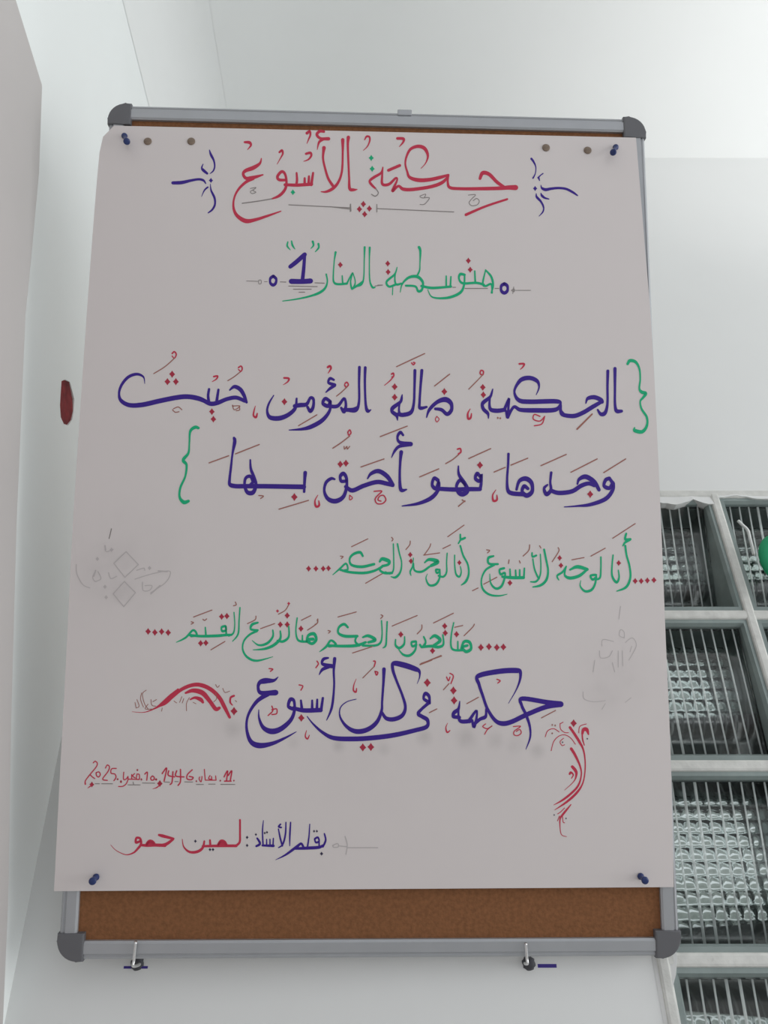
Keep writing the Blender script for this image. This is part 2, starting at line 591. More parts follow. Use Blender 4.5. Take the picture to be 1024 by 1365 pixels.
for j in range(NV + 1):
    row = []
    for i in range(NU + 1):
        u, v = i / NU, j / NV
        q = on_sheet(LE[j][0] + (RE[j][0] - LE[j][0]) * u, LE[j][1] + (RE[j][1] - LE[j][1]) * u)
        row.append((q.x, q.y, PZ))
    grid.append(row)
for zz in (0.0, -0.0004):
    G = [[bm.verts.new((p[0], p[1], p[2] + zz)) for p in row] for row in grid]
    for j in range(NV):
        for i in range(NU):
            bm.faces.new((G[j][i], G[j][i + 1], G[j + 1][i + 1], G[j + 1][i]))
    if zz == 0.0:
        G0 = G
loop0 = G0[0] + [r[-1] for r in G0[1:]] + G0[-1][-2::-1] + [r[0] for r in G0[-2:0:-1]]
loop1 = G[0] + [r[-1] for r in G[1:]] + G[-1][-2::-1] + [r[0] for r in G[-2:0:-1]]
for i in range(len(loop0)):
    j = (i + 1) % len(loop0)
    bm.faces.new((loop0[i], loop0[j], loop1[j], loop1[i]))

# paper with rubbed graphite stains
M_paper = mat('white paper', (0.70, 0.645, 0.635, 1), 0.5, bump=0.05, bscale=12, spec=0.35)
nt = M_paper.node_tree
pb_ = nt.nodes['Principled BSDF']
geo = nt.nodes.new('ShaderNodeTexCoord')
nz = nt.nodes.new('ShaderNodeTexNoise')
nz.inputs['Scale'].default_value = 45
nz.inputs['Detail'].default_value = 6
nt.links.new(geo.outputs['Object'], nz.inputs['Vector'])
total = None
for px, py, rad, amt in ((165, 760, 0.075, 0.10), (140, 765, 0.03, 0.07), (164, 790, 0.014, 0.18), (565, 983, 0.010, 0.22), (620, 985, 0.013, 0.2), (660, 987, 0.010, 0.22),
                         (688, 992, 0.012, 0.14), (716, 1002, 0.010, 0.2), (312, 972, 0.012, 0.2), (300, 955, 0.03, 0.07), (452, 995, 0.008, 0.24), (512, 998, 0.008, 0.2), (392, 990, 0.008, 0.16), (820, 900, 0.05, 0.08),
                         (805, 935, 0.022, 0.07), (640, 985, 0.07, 0.07), (480, 1000, 0.07, 0.05)):
    q = on_sheet(px, py)
    d = nt.nodes.new('ShaderNodeVectorMath')
    d.operation = 'DISTANCE'
    d.inputs[1].default_value = (q.x, q.y, PZ)
    nt.links.new(geo.outputs['Object'], d.inputs[0])
    mr = nt.nodes.new('ShaderNodeMapRange')
    mr.interpolation_type = 'SMOOTHSTEP'
    mr.inputs['From Min'].default_value = rad * 1.25
    mr.inputs['From Max'].default_value = 0
    mr.inputs['To Min'].default_value = 0
    mr.inputs['To Max'].default_value = amt * 0.75
    nt.links.new(d.outputs['Value'], mr.inputs['Value'])
    if total is None:
        total = mr.outputs['Result']
    else:
        ad = nt.nodes.new('ShaderNodeMath')
        ad.operation = 'ADD'
        nt.links.new(total, ad.inputs[0])
        nt.links.new(mr.outputs['Result'], ad.inputs[1])
        total = ad.outputs[0]
mu = nt.nodes.new('ShaderNodeMath')
mu.operation = 'MULTIPLY'
nt.links.new(total, mu.inputs[0])
m2 = nt.nodes.new('ShaderNodeMapRange')
m2.inputs['From Min'].default_value = 0.3
m2.inputs['From Max'].default_value = 0.7
m2.inputs['To Min'].default_value = 0.55
m2.inputs['To Max'].default_value = 1.35
nt.links.new(nz.outputs['Fac'], m2.inputs['Value'])
nt.links.new(m2.outputs['Result'], mu.inputs[1])
mx = nt.nodes.new('ShaderNodeMixRGB')
mx.inputs['Color1'].default_value = (0.70, 0.645, 0.635, 1)
mx.inputs['Color2'].default_value = (0.14, 0.13, 0.13, 1)
nt.links.new(mu.outputs[0], mx.inputs['Fac'])
nt.links.new(mx.outputs['Color'], pb_.inputs['Base Color'])
obj('paper', bm, M_paper, sheet)

# ------------------------------------------------------------------ the writing
class Lettering:
    """pen strokes laid on the sheet; widths are in thousandths of the sheet's own drawing unit"""
    def __init__(self, name, label=None):
        self.bm, self.name, self.label, self.z, self.used = bmesh.new(), name, label, 0.00012, []
    def place(self, x, y):
        q = on_sheet(x, y, self.z)
        return self.bm.verts.new((q.x, q.y, PZ + self.z))
    def face(self, vs, c):
        if c not in self.used:
            self.used.append(c)
        try:
            self.bm.faces.new(vs).material_index = self.used.index(c)
        except ValueError:
            pass
    def stroke(self, c, w, pts):
        n = 7 if len(pts) > 2 else 2
        s = spline(pts, n)
        self.z += 0.0000012
        m = len(s)
        L, R = [], []
        tang = []
        nib = {'B': (0.64, 0.27), 'R': (0.72, 0.08), 'G': (0.74, 0.24)}.get(c, (0.9, 0))
        def half(i, dx):                # the pen is broad, so level strokes come out heavier than upright ones
            return max(0.10, s[i][2]) * w / 2 * (nib[0] + nib[1] * abs(dx) if w > 2.8 else 0.92)
        for i in range(m):
            dx = s[min(i + 1, m - 1)][0] - s[max(i - 1, 0)][0]
            dy = s[min(i + 1, m - 1)][1] - s[max(i - 1, 0)][1]
            l = math.hypot(dx, dy) or 1.0
            dx, dy = dx / l, dy / l
            tang.append((dx, dy))
            h = half(i, dx)
            L.append(self.place(s[i][0] - dy * h, s[i][1] + dx * h))
            R.append(self.place(s[i][0] + dy * h, s[i][1] - dx * h))
        for i in range(m - 1):
            self.face((L[i], L[i + 1], R[i + 1], R[i]), c)
        for i, sg, A, Bv in ((0, -1, L[0], R[0]), (m - 1, 1, R[-1], L[-1])):
            dx, dy = tang[i]
            h = half(i, dx)
            arc = [Bv]
            for k in range(1, 5):
                t = math.pi * k / 5
                ux, uy = (dy, -dx) if sg < 0 else (-dy, dx)
                arc.append(self.place(s[i][0] + ux * h * math.cos(t) + sg * dx * h * math.sin(t), s[i][1] + uy * h * math.cos(t) + sg * dy * h * math.sin(t)))
            arc.append(A)
            self.face(arc, c)
    def dot(self, c, x, y, r, tall=1.15):
        self.z += 0.0000012
        k = 0.42
        vs = [self.place(x + r * a, y + r * tall * b) for a, b in ((0, -1), (k, -k * 1.1), (0.95, 0.05), (k, k * 1.1), (0, 1), (-k, k * 1.1), (-0.95, -0.05), (-k, -k * 1.1))]
        self.face(vs, c)
    def block(self, ox, oy, s, text):
        for ln in text.strip().splitlines():
            ln = ln.split('#')[0].strip()
            if not ln:
                continue
            head, rest = ln.split(':', 1)
            hd = head.split()
            for part in rest.split(';'):
                pts = [[float(v) for v in p.split(',')] for p in part.split()]
                if not pts:
                    continue
                if hd[0] == 'o':                      # dots
                    for p in pts:
                        self.dot(hd[1], ox + p[0] / s, oy + p[1] / s, p[2] if len(p) > 2 else float(hd[2]))
                else:
                    self.stroke(hd[0], float(hd[1]), [(ox + p[0] / s, oy + p[1] / s, p[2] if len(p) > 2 else 1.0) for p in pts])
        return self
    def done(self):
        o = obj(self.name, self.bm, [INKS[c] for c in self.used], sheet, recalc=False)
        if self.label:
            o['label'] = self.label

T_ = Lettering('title_lettering', 'large red Arabic title line')
T_.block(220, 165, 4, '''
R 5: 514,185,.4 505,212,.9 470,235,1.4 430,250,1.2 417,268,1 432,290,1.1 465,288,1.3 522,272,.5
R 5: 470,292,1.1 430,312,1 390,352,.8 368,400,.7 366,450,.9 385,490,1.2 430,518,1.5 480,512,1.1 550,490,.8 618,466,.4
R 4: 425,98,.9 450,100,1.3 458,115,.9 440,138,.3
R 5: 640,300,.9 608,298,1 600,280,1 622,255,1 640,268,.9 648,310,.9 640,350,1 610,383,1 570,400,.5
K 1.6: 570,400 500,412 412,424
R 3.4: 610,152,1 624,142,1.2 628,160,1 615,185,.6 598,215,.3
R 5: 640,325,1 700,327,1.1 740,325,1.1 782,322,1.1; 702,262,.7 704,300,.9 700,325,.9; 745,290,.8 745,325; 768,280,.8 765,325; 790,262,.8 780,325,1.1
o G 3.4: 682,365
R 4: 752,160,1 775,155,1.1 780,170,1 765,190,.7 740,200,.3
R 4: 757,50,1.3 772,40,1 775,60,.9 765,85,.6 757,105,.3
R 4.6: 848,42,.9 825,40,1.1 810,58,1.1 830,78,1 872,80,1.3; 845,82 822,98,.9 812,138,.25
R 5: 848,128,1.4 845,150,1 843,185,.8 852,230,.8 870,290,.9 895,330,1
R 5: 948,85,1.3 948,150,.8 944,250,.8 925,310,.9 895,345,1.1 860,362,.8 832,362,.3
R 5: 978,72,1.3 975,110,.9 978,200,.8 982,290,.8 985,345,1.1 1005,352,1 1025,350,.3
K 1.1: 455,345 485,340 470,355 485,365 465,372 455,362 470,352
K 1.3: 660,432 990,448; 990,428 992,465
''')
T_.block(440, 165, 4, '''
R 3.4: 185,85,.6 195,68,1 210,70,1 212,90,.9 200,120,.6 178,142,.3
o G 3.6: 220,182 225,240
R 4.4: 282,232,.5 272,262,.9 235,285,1.1 212,305,1 222,325,1 243,345,.7
K 1.5: 243,345 258,368 242,386 222,376
R 4.8: 282,232,.5 278,280,.8 280,322,1 315,322,1 350,290,.8 358,300,.7 338,345,1 335,358,1 365,332,.9 390,348,1.2 440,350,1.2 540,335,1.2 600,312,1.2 632,278,.7
R 4.8: 485,238,.2 510,210,.4 522,170,.9 505,132,1.3 470,120,1.2 430,135,1 408,175,.8 402,215,.7 412,255,.8 425,285,1.1 470,300,1.4 530,298,1.3 590,285,1.2 632,272,.7
R 5: 312,248 372,222
R 4: 360,78,1.2 392,80,1.2 390,98,.9 370,122,.3
R 5.2: 632,275,.6 628,310,.8 640,340,1 700,346,1 800,346,1.1 900,344,1.2 950,340,1.4 990,340,1.7
R 5.2: 800,292,1 815,262,1.3 850,270,1.2 890,310,1.1 935,342,1
R 4: 725,485,1.2 830,440,1 945,402,.9
K 1.1: 480,385 510,375 500,395 480,390; 500,395 530,395 505,428 480,430; 738,380 776,378 758,398; 758,398 742,420 755,436 785,432 796,412 782,398 764,410
o D 3.8: 178,428 157,455 210,452 185,482
K 1.3: 0,442 110,455; 108,430 108,468; 250,430 250,470; 250,452 660,470
''')
T_.done()

L_ = Lettering('flourish', 'violet pen flourish left of the title')
L_.block(220, 165, 4, '''
B 3.6: 237,140,.5 245,165,1.2 260,195,1 265,225,.9 258,250,.7 240,266,.3
B 3.6: 203,215,.4 196,235,.9 205,248,1.3 225,265,1
B 4: 42,315,1.2 90,313,1.3 140,302,1 180,296,.9 205,302,.9 217,318,.5
o B 3: 245,302
B 3: 228,338,.9 210,355,.8 195,388,.3
B 3.6: 242,320,.3 246,355,.9 264,395,1.2 266,430,1.1 252,458,.9 230,475,.5
''').done()
L_ = Lettering('flourish', 'violet pen flourish right of the title')
L_.block(660, 165, 8, '''
B 3.4: 388,372,1.1 412,405,1 435,460,.7 430,530,.6 405,580,.8
B 3: 465,575,1.3 475,605,.6; 460,575,.9 485,550,.6 512,530,.6
o B 3: 428,690
B 3.6: 490,655,.4 500,685,1 540,702,1.3 600,692,1.1 680,685,1 760,695,1 830,730,1 880,765,.6
B 3.4: 490,740,.5 500,765,1.2 530,790,.9 575,802,.5
B 3.6: 440,745,.5 445,780,1.1 490,830,1 518,890,.9 510,940,.7 470,985,.3
''').done()

S_ = Lettering('subtitle_lettering', 'green Arabic school name with a violet number 1')
S_.block(320, 310, 4, '''
G 3: 255,50,.8 252,72,1 268,92,.4; 275,45,.8 280,68,1.1 293,88,.4; 388,48,1.3 392,68,1 378,85,.4; 418,60,1.2 420,80,1 402,102,.5
B 7: 268,182,.9 300,157,1 345,117,1; 345,115,.9 340,190,1 333,255,1.1; 274,260,1.1 330,261,1.05 376,258,1.1
B 4.8: 178,232 193,248 190,270 176,280 162,268 162,245 178,232
K 1: 35,258 95,260; 130,262 145,262; 100,254 112,254 112,272 100,272 100,254
K 1.3: 215,263 245,264; 400,268 450,270; 260,285 412,288; 285,302 380,302; 315,318 345,318
G 3.4: 460,222,.8 466,260,.8 455,295,1 425,320,1.1 370,340,.8 300,355,.6 228,365,.4
G 3.2: 510,105,1.2 503,150,.7 498,220,.8 500,262,1 520,275,1 570,272,1; 545,230,.7 548,270,.9
o D 3.6: 535,172
G 3.2: 570,272,.9 600,215,.6 590,260,.8 598,300,1 615,265,.7 602,215,.6; 598,300,1 630,280,1 655,262
G 3.2: 665,78,1.2 663,150,.7 660,240,.8 648,275,1 625,285,.9
G 3.2: 692,80,1.2 690,150,.7 692,250,.8 705,290,1 720,292,.6
K 1.3: 735,280 760,280
''')
S_.block(500, 310, 4, '''
o D 3.6: 68,165 70,210
G 3.2: 118,185,.5 105,222,.9 62,262,1.1 75,288,1 108,278,1; 118,185,.5 106,235,.8 112,275,1 140,272,.9
G 1.5: 95,292 93,332
G 3.2: 235,78,1.4 242,100,1.3 240,160,.7 238,200,.8 225,230,.9
G 3.4: 135,318,.4 145,275,.8 180,240,1.1 225,235,1.3 255,265,1.2 250,305,1.1 230,312,1.1 215,287,.9 165,283,.9
G 3.4: 248,285,1 300,295,1.1 360,292,1 405,288,1; 380,232,.8 380,285,1; 405,235,.8 402,288,1
G 3.4: 478,225,1 455,222,1.2 448,245,1 468,270,1 540,268,1 580,278,1; 478,225,.9 475,280,1 455,320,1.2 400,345,1.1 340,350,.8 300,340,.6 282,305,.4; 532,205,.8 535,265,1
o D 3.6: 498,150 508,198
G 3.4: 590,200,.6 575,270,1 590,285,.9 620,275,.9 625,322,.8; 590,200,.7 620,235,1 630,280,1.1 620,322,.6
K 1.3: 0,285 40,280; 415,292 430,292; 480,298 600,298; 640,298 660,298
K 1: 740,308 830,308; 740,290 735,325; 728,308 742,300 742,316 728,308
B 5.2: 690,273 706,285 706,310 690,322 674,310 674,285 690,273
''').done()

Q_ = Lettering('quotation_lettering', 'violet Arabic quotation in two lines between green braces')
Q_.block(150, 460, 4, '''
B 6: 172,205,.2 165,170,.5 130,155,.7 85,170,.8 50,210,.8 35,255,.8 45,295,1 90,320,1.1 160,318,1.2 250,298,1.2 340,280,1.2 400,275,1.2 460,285,1.2 505,305,1
o D 4.2: 318,155 293,195 338,195
B 6: 515,235,.8 510,270,.9 515,310,1; 480,292,1 520,312,1.1 560,308,1.1 610,288,1 660,280,1 705,298,.9; 565,238,.8 560,270,.9 555,305,1
B 6: 625,240,.4 650,222,.9 680,235,1.1 700,265,1.1 715,305,.8
o D 4: 530,355 538,395
R 2.2: 318,45,1 330,35,1 340,50,1 330,70,.8 318,58,.8
N 1.5: 330,70 280,115 220,152; 685,140 650,168 615,190
R 2.6: 540,168,1 560,165,1 555,180,.8 532,195,.4
R 2.2: 672,120,1 685,112,1 692,125,1 685,140,.8 672,130,.8
N 1.4: 325,340 350,330 370,345; 320,345 335,358 355,355; 640,325 680,325 650,345 640,320; 660,350 678,345 675,325
R 2.6: 762,325,.4 755,350,.8 752,375,1 765,385,1.3 772,365,.8
''')
Q_.block(330, 460, 4, '''
B 6: 140,268,.3 115,310,.6 105,350,.8 120,385,1.1 170,390,1.2 220,370,1.1 255,335,1 262,285,.7
o D 4.2: 197,302
B 6: 252,325,1 280,320,1.1 315,315,1 335,282,.8 352,290,.9 350,330,1 335,352,1 320,330,.8
R 2.8: 195,175,1 220,178,1.1 215,195,.8 190,212,.3
B 6: 440,300,.9 415,285,.9 402,310,1 430,325,1 442,300,.9 438,350,.9 400,400,1.1 340,435,1.1 290,448,.7 222,453,.25
N 1.6: 272,430 370,372
B 4.6: 460,185,.8 440,178,1 432,200,1 465,212,1.1; 465,215,1.1 440,232,1 418,252,.4
R 2.8: 428,118,1.2 440,112,1.2 445,125,1 430,150,.4
R 2.2: 520,205,1 530,198,1 538,212,1 525,224,.9 518,212
N 1.6: 532,222 500,252 475,272
B 5.6: 432,325,1 480,325,1 515,285,.8 525,320,1 515,355,1.1 500,335,.8; 515,345,1 560,345,1.1 585,335,1
B 5.6: 597,118,1.1 595,200,.9 595,300,.9 580,345,1.1 545,348,1
B 5.6: 628,120,1.1 626,200,.9 630,310,.9 640,350,1.1 658,345,.3
''')
Q_.block(500, 460, 4, '''
N 1.7: 115,115 190,80 265,45; 318,218 398,155
R 2: 195,95 205,105 213,95 205,92
R 2.4: 88,155,1 98,150,1 100,165,.9 90,170,.8; 100,165,.9 80,190,.7 50,215,.4
o D 4.2: 105,222 105,278
B 6: 145,265,.4 138,300,.8 95,335,1.1 92,355,1 115,375,1 120,400,.4; 145,265,.4 130,320,.6 130,362,.9 150,372,1 175,368,1
B 5.8: 213,135,1.1 211,220,.9 207,310,.9 192,358,1.1 150,372,1.1 118,368,.8
B 5.8: 250,135,1.1 243,220,.9 238,300,.9 240,335,1 275,330,.6
B 6: 275,385,.4 290,345,.9 330,305,1 375,290,1.3 405,310,1.2 408,345,1.1 385,368,1 355,345,.9 322,340,.7
o D 4.2: 370,248
R 1.4: 330,380 342,395 330,410 322,395 330,380
R 2.8: 508,340,.4 495,365,.9 497,392,1.2 510,388,1.1 515,365,.6
R 2.2: 560,150,1 565,135,1 578,140,1 575,158,1 562,155,.9
N 1.5: 575,158 545,190 500,235
o D 4: 575,225 578,265
B 6: 628,235,.4 615,275,.8 575,310,1.1 578,340,1 602,365,.9 605,390,.4; 628,235,.4 612,290,.7 615,340,1 650,350,1.1 690,345,1
B 6: 690,345,1 715,285,.7 712,330,.8 708,385,1 698,350,.7; 708,385,.9 740,330,.8 775,345,1 850,348,1.15 960,345,1.1 990,315,.7
B 6: 860,265,.2 875,225,.6 865,192,1 825,175,1.1 780,185,1.1 750,225,.8 745,260,.8 770,295,1.1 830,302,1.15 970,300,1.1 990,320,.8 990,350,1 1010,375,1
R 2.6: 770,100,1.1 795,100,1.1 790,115,.9 775,130,.4
R 1.8: 880,380 850,370 845,395 880,405 905,380; 905,380 890,420 850,430
o N 1.6: 655,388 668,390
''')
Q_.block(640, 460, 4, '''
B 6: 430,345,1 440,370,1 500,378,1.1 550,360,1.1 600,330,1.1 652,300,.9
B 6: 565,310,.4 575,285,.9 610,278,1.1 645,292,1.1 652,304,1
N 2.3: 518,448,1.1 598,368,1
B 5.8: 682,138,1.1 680,220,.9 680,310,.9 668,360,1.1 645,368,1 628,345,.6
B 5.8: 720,125,1.2 720,220,.9 720,310,.9 728,350,1.1 755,352,.8
G 4.2: 788,100,1 800,83,1.1 830,90,1 850,125,.8 855,180,.7 850,230,.8 862,250,1.1 885,258,1.1 870,280,.9 855,300,.7 862,340,.8 890,385,.9 890,430,1 865,462,1.2 825,455,1.2 825,440,.5
''')
Q_.block(220, 560, 4, '''
G 4.2: 178,42,.9 160,38,1.1 135,60,1 130,120,.7 125,175,.9 97,213,1.2 115,240,1 108,300,.8 82,360,.9 78,410,1 100,438,1.3 125,432,1
B 6: 368,95,.8 372,115,1.2 360,180,.7 352,250,.8 345,310,.9 346,342,1.1 375,352,1.1 430,352,1.1
B 6: 430,352,1.1 560,353,1.15 740,356,1.2; 748,280,1.3 745,320,1 742,382,.9
B 5.8: 455,212,.6 458,260,.9 475,305,1 485,345,1.1 470,385,1.2 440,385,1.1 425,350,1 430,310,.9 455,300,.9 468,330,1 450,350,.8
N 1.7: 235,228 340,190; 376,180 503,130; 608,475 765,428; 985,85 940,120 895,150
o D 4.6: 690,410
N 1.6: 500,402 525,405 510,418
R 2.6: 815,400,.4 800,430,.8 805,460,1.3 822,455,1.2 820,430,.6
B 6: 905,315,.5 885,312,.8 858,335,.9 850,380,.9 870,420,1.1 910,432,1.2 950,410,1.1 968,360,1 968,310,1 952,285,1 935,300,1 940,325,.9 965,325,.8
R 2: 975,65 985,52 992,68 980,80 975,65
N 1.5: 955,140 958,155 970,140 972,155 985,140
o D 4.2: 935,235 965,230
R 1.5: 985,400 1000,415 985,425 985,400
''')
Q_.block(420, 560, 4, '''
B 6: 165,355,1 200,375,1.1 260,350,1.1 330,330,1.1 380,338,1.1 415,348,.9
B 6: 280,312,.4 300,285,.9 340,272,1.1 385,300,1.2 415,345,1.1
N 1.7: 245,250 368,207; 348,88 492,32; 558,303 660,260; 820,205 937,152; 770,180 735,210 697,232
B 5: 470,80,.8 455,65,1 440,90,1 452,118,1 510,128,1.4; 500,130,1.2 450,140,1 425,165,.9 408,200,.3
B 6: 460,170,1.3 455,220,.9 452,300,.9 458,370,1.1 488,370,.4
R 1.9: 315,380 356,378 338,398; 338,398 321,420 330,444 360,445 378,425 366,402 345,406 336,425 352,432
B 6: 655,320,1 635,310,.9 625,345,1 645,365,1 660,330,.9 658,370,1 620,415,1.1 550,445,.8 465,458,.3
B 6: 645,365,1 740,370,1.1 820,368,1.1 880,368,1
B 6: 765,245,.5 768,290,.9 800,340,1.1 815,375,1.1 790,395,1.2 765,385,1.1 755,350,1 775,320,.9 800,345,.7
B 6: 880,300,.9 865,285,1 855,310,1 878,325,.9 888,290,.9 886,340,1 880,370,1
R 2.4: 760,155 775,152 778,170 765,180
o D 4.4: 880,240
N 1.7: 785,425 800,435; 800,430 765,460
R 2.6: 965,372,.4 948,400,.8 952,430,1.3 970,425,1.2 970,400,.6
''')
Q_.block(600, 560, 4, '''
B 6: 312,180,.9 310,240,.8 305,310,.8 308,370,1.1 330,390,1.1 390,395,1.1
B 6: 355,370,.8 370,325,1 405,312,1.2 435,335,1.2 438,380,1.2 410,402,1.2 385,382,1.1 395,352,1 415,365,.9
N 1.7: 235,277 295,252; 325,240 415,203; 485,243 620,183; 645,278 785,207; 820,280 937,207
B 6: 540,280,.9 535,330,.8 538,372,1 515,395,1.1 502,365,.9 520,345,.5
B 6: 538,375,1 580,388,1.1 650,380,1.1 700,350,1.1 740,338,1 770,350,.8
B 6: 680,340,.6 690,315,.9 725,302,1.2 770,330,1.2 795,372,1
o D 4.4: 748,395
B 6: 850,310,.9 830,320,1 822,350,1 850,362,1 870,335,1 868,372,1.1 830,420,1.1 750,450,.9 680,458,.5 610,463,.25; 850,310,.9 870,338,1
''').done()

V_ = Lettering('verse_lettering', 'upper line of smaller green Arabic writing with red dots')
V_.block(400, 695, 4, '''
o D 3.6: 46,252 85,252 124,252 152,250
G 3.2: 175,285,.4 215,250,.9 245,225,.9 255,255,1 235,262,1; 215,258,1 260,270,1.1 340,275,1.2 400,262,1.1 440,238,.9
N 1.5: 215,185 230,188 220,198; 275,135 362,93; 350,330 440,278; 488,85 496,95 490,105; 588,105 585,125 565,150; 660,180 745,168; 762,145 803,125; 697,120 690,140 662,180; 788,82 875,20
G 3.4: 335,185,1 320,165,1.2 285,175,1.1 265,200,1 275,232,1.1 330,242,1.2 395,228,1.1
G 3.6: 425,215,.9 440,200,1.4 475,213,1.5 470,230,1.1 440,238,1; 440,240 425,258,.9 450,275,1 490,275,1
G 3: 498,120,.8 500,200,.8 498,260,.9 480,278,1 455,270,.8
G 3.2: 520,120,.9 530,170,.8 542,220,.8 535,270,1 510,298,1.1 485,295,.4
o D 3.4: 588,178 592,212
G 3: 605,195,.6 600,240,.8 588,268,1 592,288,.6; 605,225 612,262,1 650,268,1.1 690,242,1.1
G 3.6: 665,220,.6 690,203,1.2 735,215,1.6 700,236,1.2
G 3.2: 745,258,.9 725,258,1 730,275,1 745,268; 745,258 745,300,1 725,335,1.1 690,340,1 672,305,.7 680,280,.3
G 3: 785,170,.8 782,220,.8 782,270,1 765,295,1 740,290
G 3: 825,180,.8 825,230,.8 832,280,1 850,295,1 860,270,.8 855,240,.6
o D 3.2: 850,220
G 3.4: 855,130,.9 870,180,.9 895,230,.9 900,280,1 885,320,1.1 860,340,.4
G 3.2: 855,70,1 858,95,1.1 880,88,1; 858,95 845,118,.7
''')
V_.block(630, 695, 4, '''
G 3.4: 112,185,.8 85,195,1.2 88,225,1 135,228,.9; 115,232 70,260,.9 48,310,.8 55,360,1 90,390,.9 140,397,.7 185,388,.3
N 1.5: 75,152 92,155 80,168; 0,370 30,355; 60,335 130,298; 195,205 192,225; 250,210 255,222; 305,125 300,155 270,185; 358,130 365,142; 457,140 460,160 425,215; 530,205 595,193; 632,185 708,143; 748,90 868,12
G 3.4: 168,250,1 145,258,1 150,282,1 172,275,1 172,300,1 155,345,1.1 125,358,1 98,330,.8 92,280,.4
G 3.6: 160,295,1 210,300,1.2 272,300,1.2; 200,255,.8 202,300; 230,260,.8 232,300; 252,258,.8 252,300; 277,250,.8 274,300
o D 3.6: 200,328
G 3: 318,168 320,188 340,182; 322,200,.8 330,250,.9 345,290,1 355,305,1
G 3: 362,175,.7 365,240,.8 360,290,.9 340,320,1 310,322,.6
G 3.6: 382,150,1 392,200,1 403,260,1 395,310,1.1 365,340,1 322,350,.5
o D 3.4: 465,195 472,235
G 3.4: 500,240,.7 480,270,.9 452,290,.9 460,312,.6; 500,240,.7 492,285,1 520,302,1.3 570,290,1.3 610,258,1
G 3.6: 520,258,.7 560,242,1.4 612,256,1.2
G 3.4: 655,285,1 630,290,1 640,310,1 660,298; 660,285 655,330,1 635,365,1.1 600,372,1 575,345,.7 578,315,.3
G 3.2: 685,190,.9 685,250,.9 680,300,1 655,310,.9
G 3.4: 750,180,.8 745,230,.8 745,290,1 768,325,1.1 782,300,.9 778,260,.6
o D 3.4: 780,222
G 3.8: 815,130,1 822,180,.9 838,240,.9 842,300,1 820,350,1 770,372,.4
G 3.4: 820,65,1 815,95,1.2 842,95,1; 840,98 815,112 802,130,.6
o D 3.6: 868,318 900,318 933,315 968,313
''')
V_.done()
V_ = Lettering('verse_lettering', 'lower line of smaller green Arabic writing with red dots')
V_.block(180, 795, 4, '''
o D 4: 70,187 106,192 142,188 177,193
G 3.4: 220,245,.3 270,220,.9 310,180,.9 330,205,1 300,212,1; 290,206,1 350,212,1.1 440,210,1.2 480,206,1.1 515,205,.9; 375,165,.7 378,205,1
G 3.4: 480,158,1 462,165,1 465,185,1 485,180,1 484,158,.9 487,205,1
N 1.5: 300,135 312,140 300,148; 312,110 410,73; 362,122 372,128 382,120; 405,285 480,240; 535,30 540,45 525,50; 645,105 640,125 600,145; 670,172 745,145; 888,127 938,102; 972,125 970,145 920,180; 820,45 800,75 765,95
o D 3.8: 462,108 490,105 350,250 378,248 775,150 812,150 812,102 885,172
o R 2.2: 820,38 760,78
G 3: 528,85,.7 532,150,.7 525,195,.9 500,210,.9
G 3.2: 560,60,.8 555,130,.8 550,200,.9 520,240,.4
G 3.4: 655,140,.8 625,150,1.2 618,175,1 655,180,.8; 650,185 610,205,.9 580,240,.8 575,285,.9 600,325,1 650,343,.9 735,322,.25
G 3.4: 735,180,.8 735,215,1 705,250,1.1 660,260,.8 625,235,.3
G 3.6: 775,185,.8 775,225,1.1 740,260,1.2 690,280,.9 630,285,.3
G 3.4: 820,160,.8 820,215,1 790,240,1.1 760,236,.8
G 3.2: 865,115,.8 858,180,.8 865,225,1 885,240,1 930,240,1.1; 893,208,.8 893,240
G 3.8: 915,240,1 925,208,1.1 955,200,1.3 967,230,1.2 945,252,1.1 918,240,1; 925,228,1 950,228,1.2
''')
V_.block(420, 795, 4, '''
G 3.6: 25,295,.3 60,268,1 85,235,.9 112,258,1 75,266,1; 75,262,1 140,265,1.1 220,262,1.2 270,245,1
G 3.6: 175,165,.9 155,148,1.1 128,165,1 125,195,1 160,212,1.2 225,212,1.1
G 3.6: 255,218,.7 285,210,1.2 322,232,1.3 285,245,1; 222,212 215,240,.9 235,262
G 3.2: 355,130,.8 358,200,.8 350,245,1 320,262,1 255,262,1
G 3.2: 385,135,.9 382,200,.9 378,260,1 362,275,.4
N 1.5: 122,110 220,83; 200,302 305,268; 352,98 362,105 350,118; 70,182 82,186 72,196; 412,158 545,102; 570,152 568,175 545,200; 632,142 738,90; 745,165 788,155; 850,148 840,165 795,210; 565,358 675,318; 15,120 14,140 0,150
G 3.4: 430,230,.7 430,260,1 450,275,1.1 475,255,1 478,215,.7
o D 3.8: 458,203 627,290 692,158 695,195 755,202
G 3.4: 537,240,1 515,245,1 520,266,1 540,258; 540,242 535,285,1 505,315,1.1 470,310,.9 445,280,.4
G 3.4: 580,215,.8 590,245,1 572,270,1.1 560,258; 572,270,1 620,265,1.2 660,270,1.2 685,255,1 682,205,.8
G 3.6: 615,225,.7 640,210,1.3 668,235,1.4 632,262,1
G 3.2: 740,140,.7 728,200,.8 725,260,1 740,285,1 790,287,1; 762,240,.8 762,285
G 3.8: 780,280,1 795,242,1.1 825,245,1.2 832,280,1.2 805,294,1.2 788,272,1 812,262,1
o D 4.2: 885,272 928,268 970,272 1005,270
''').done()

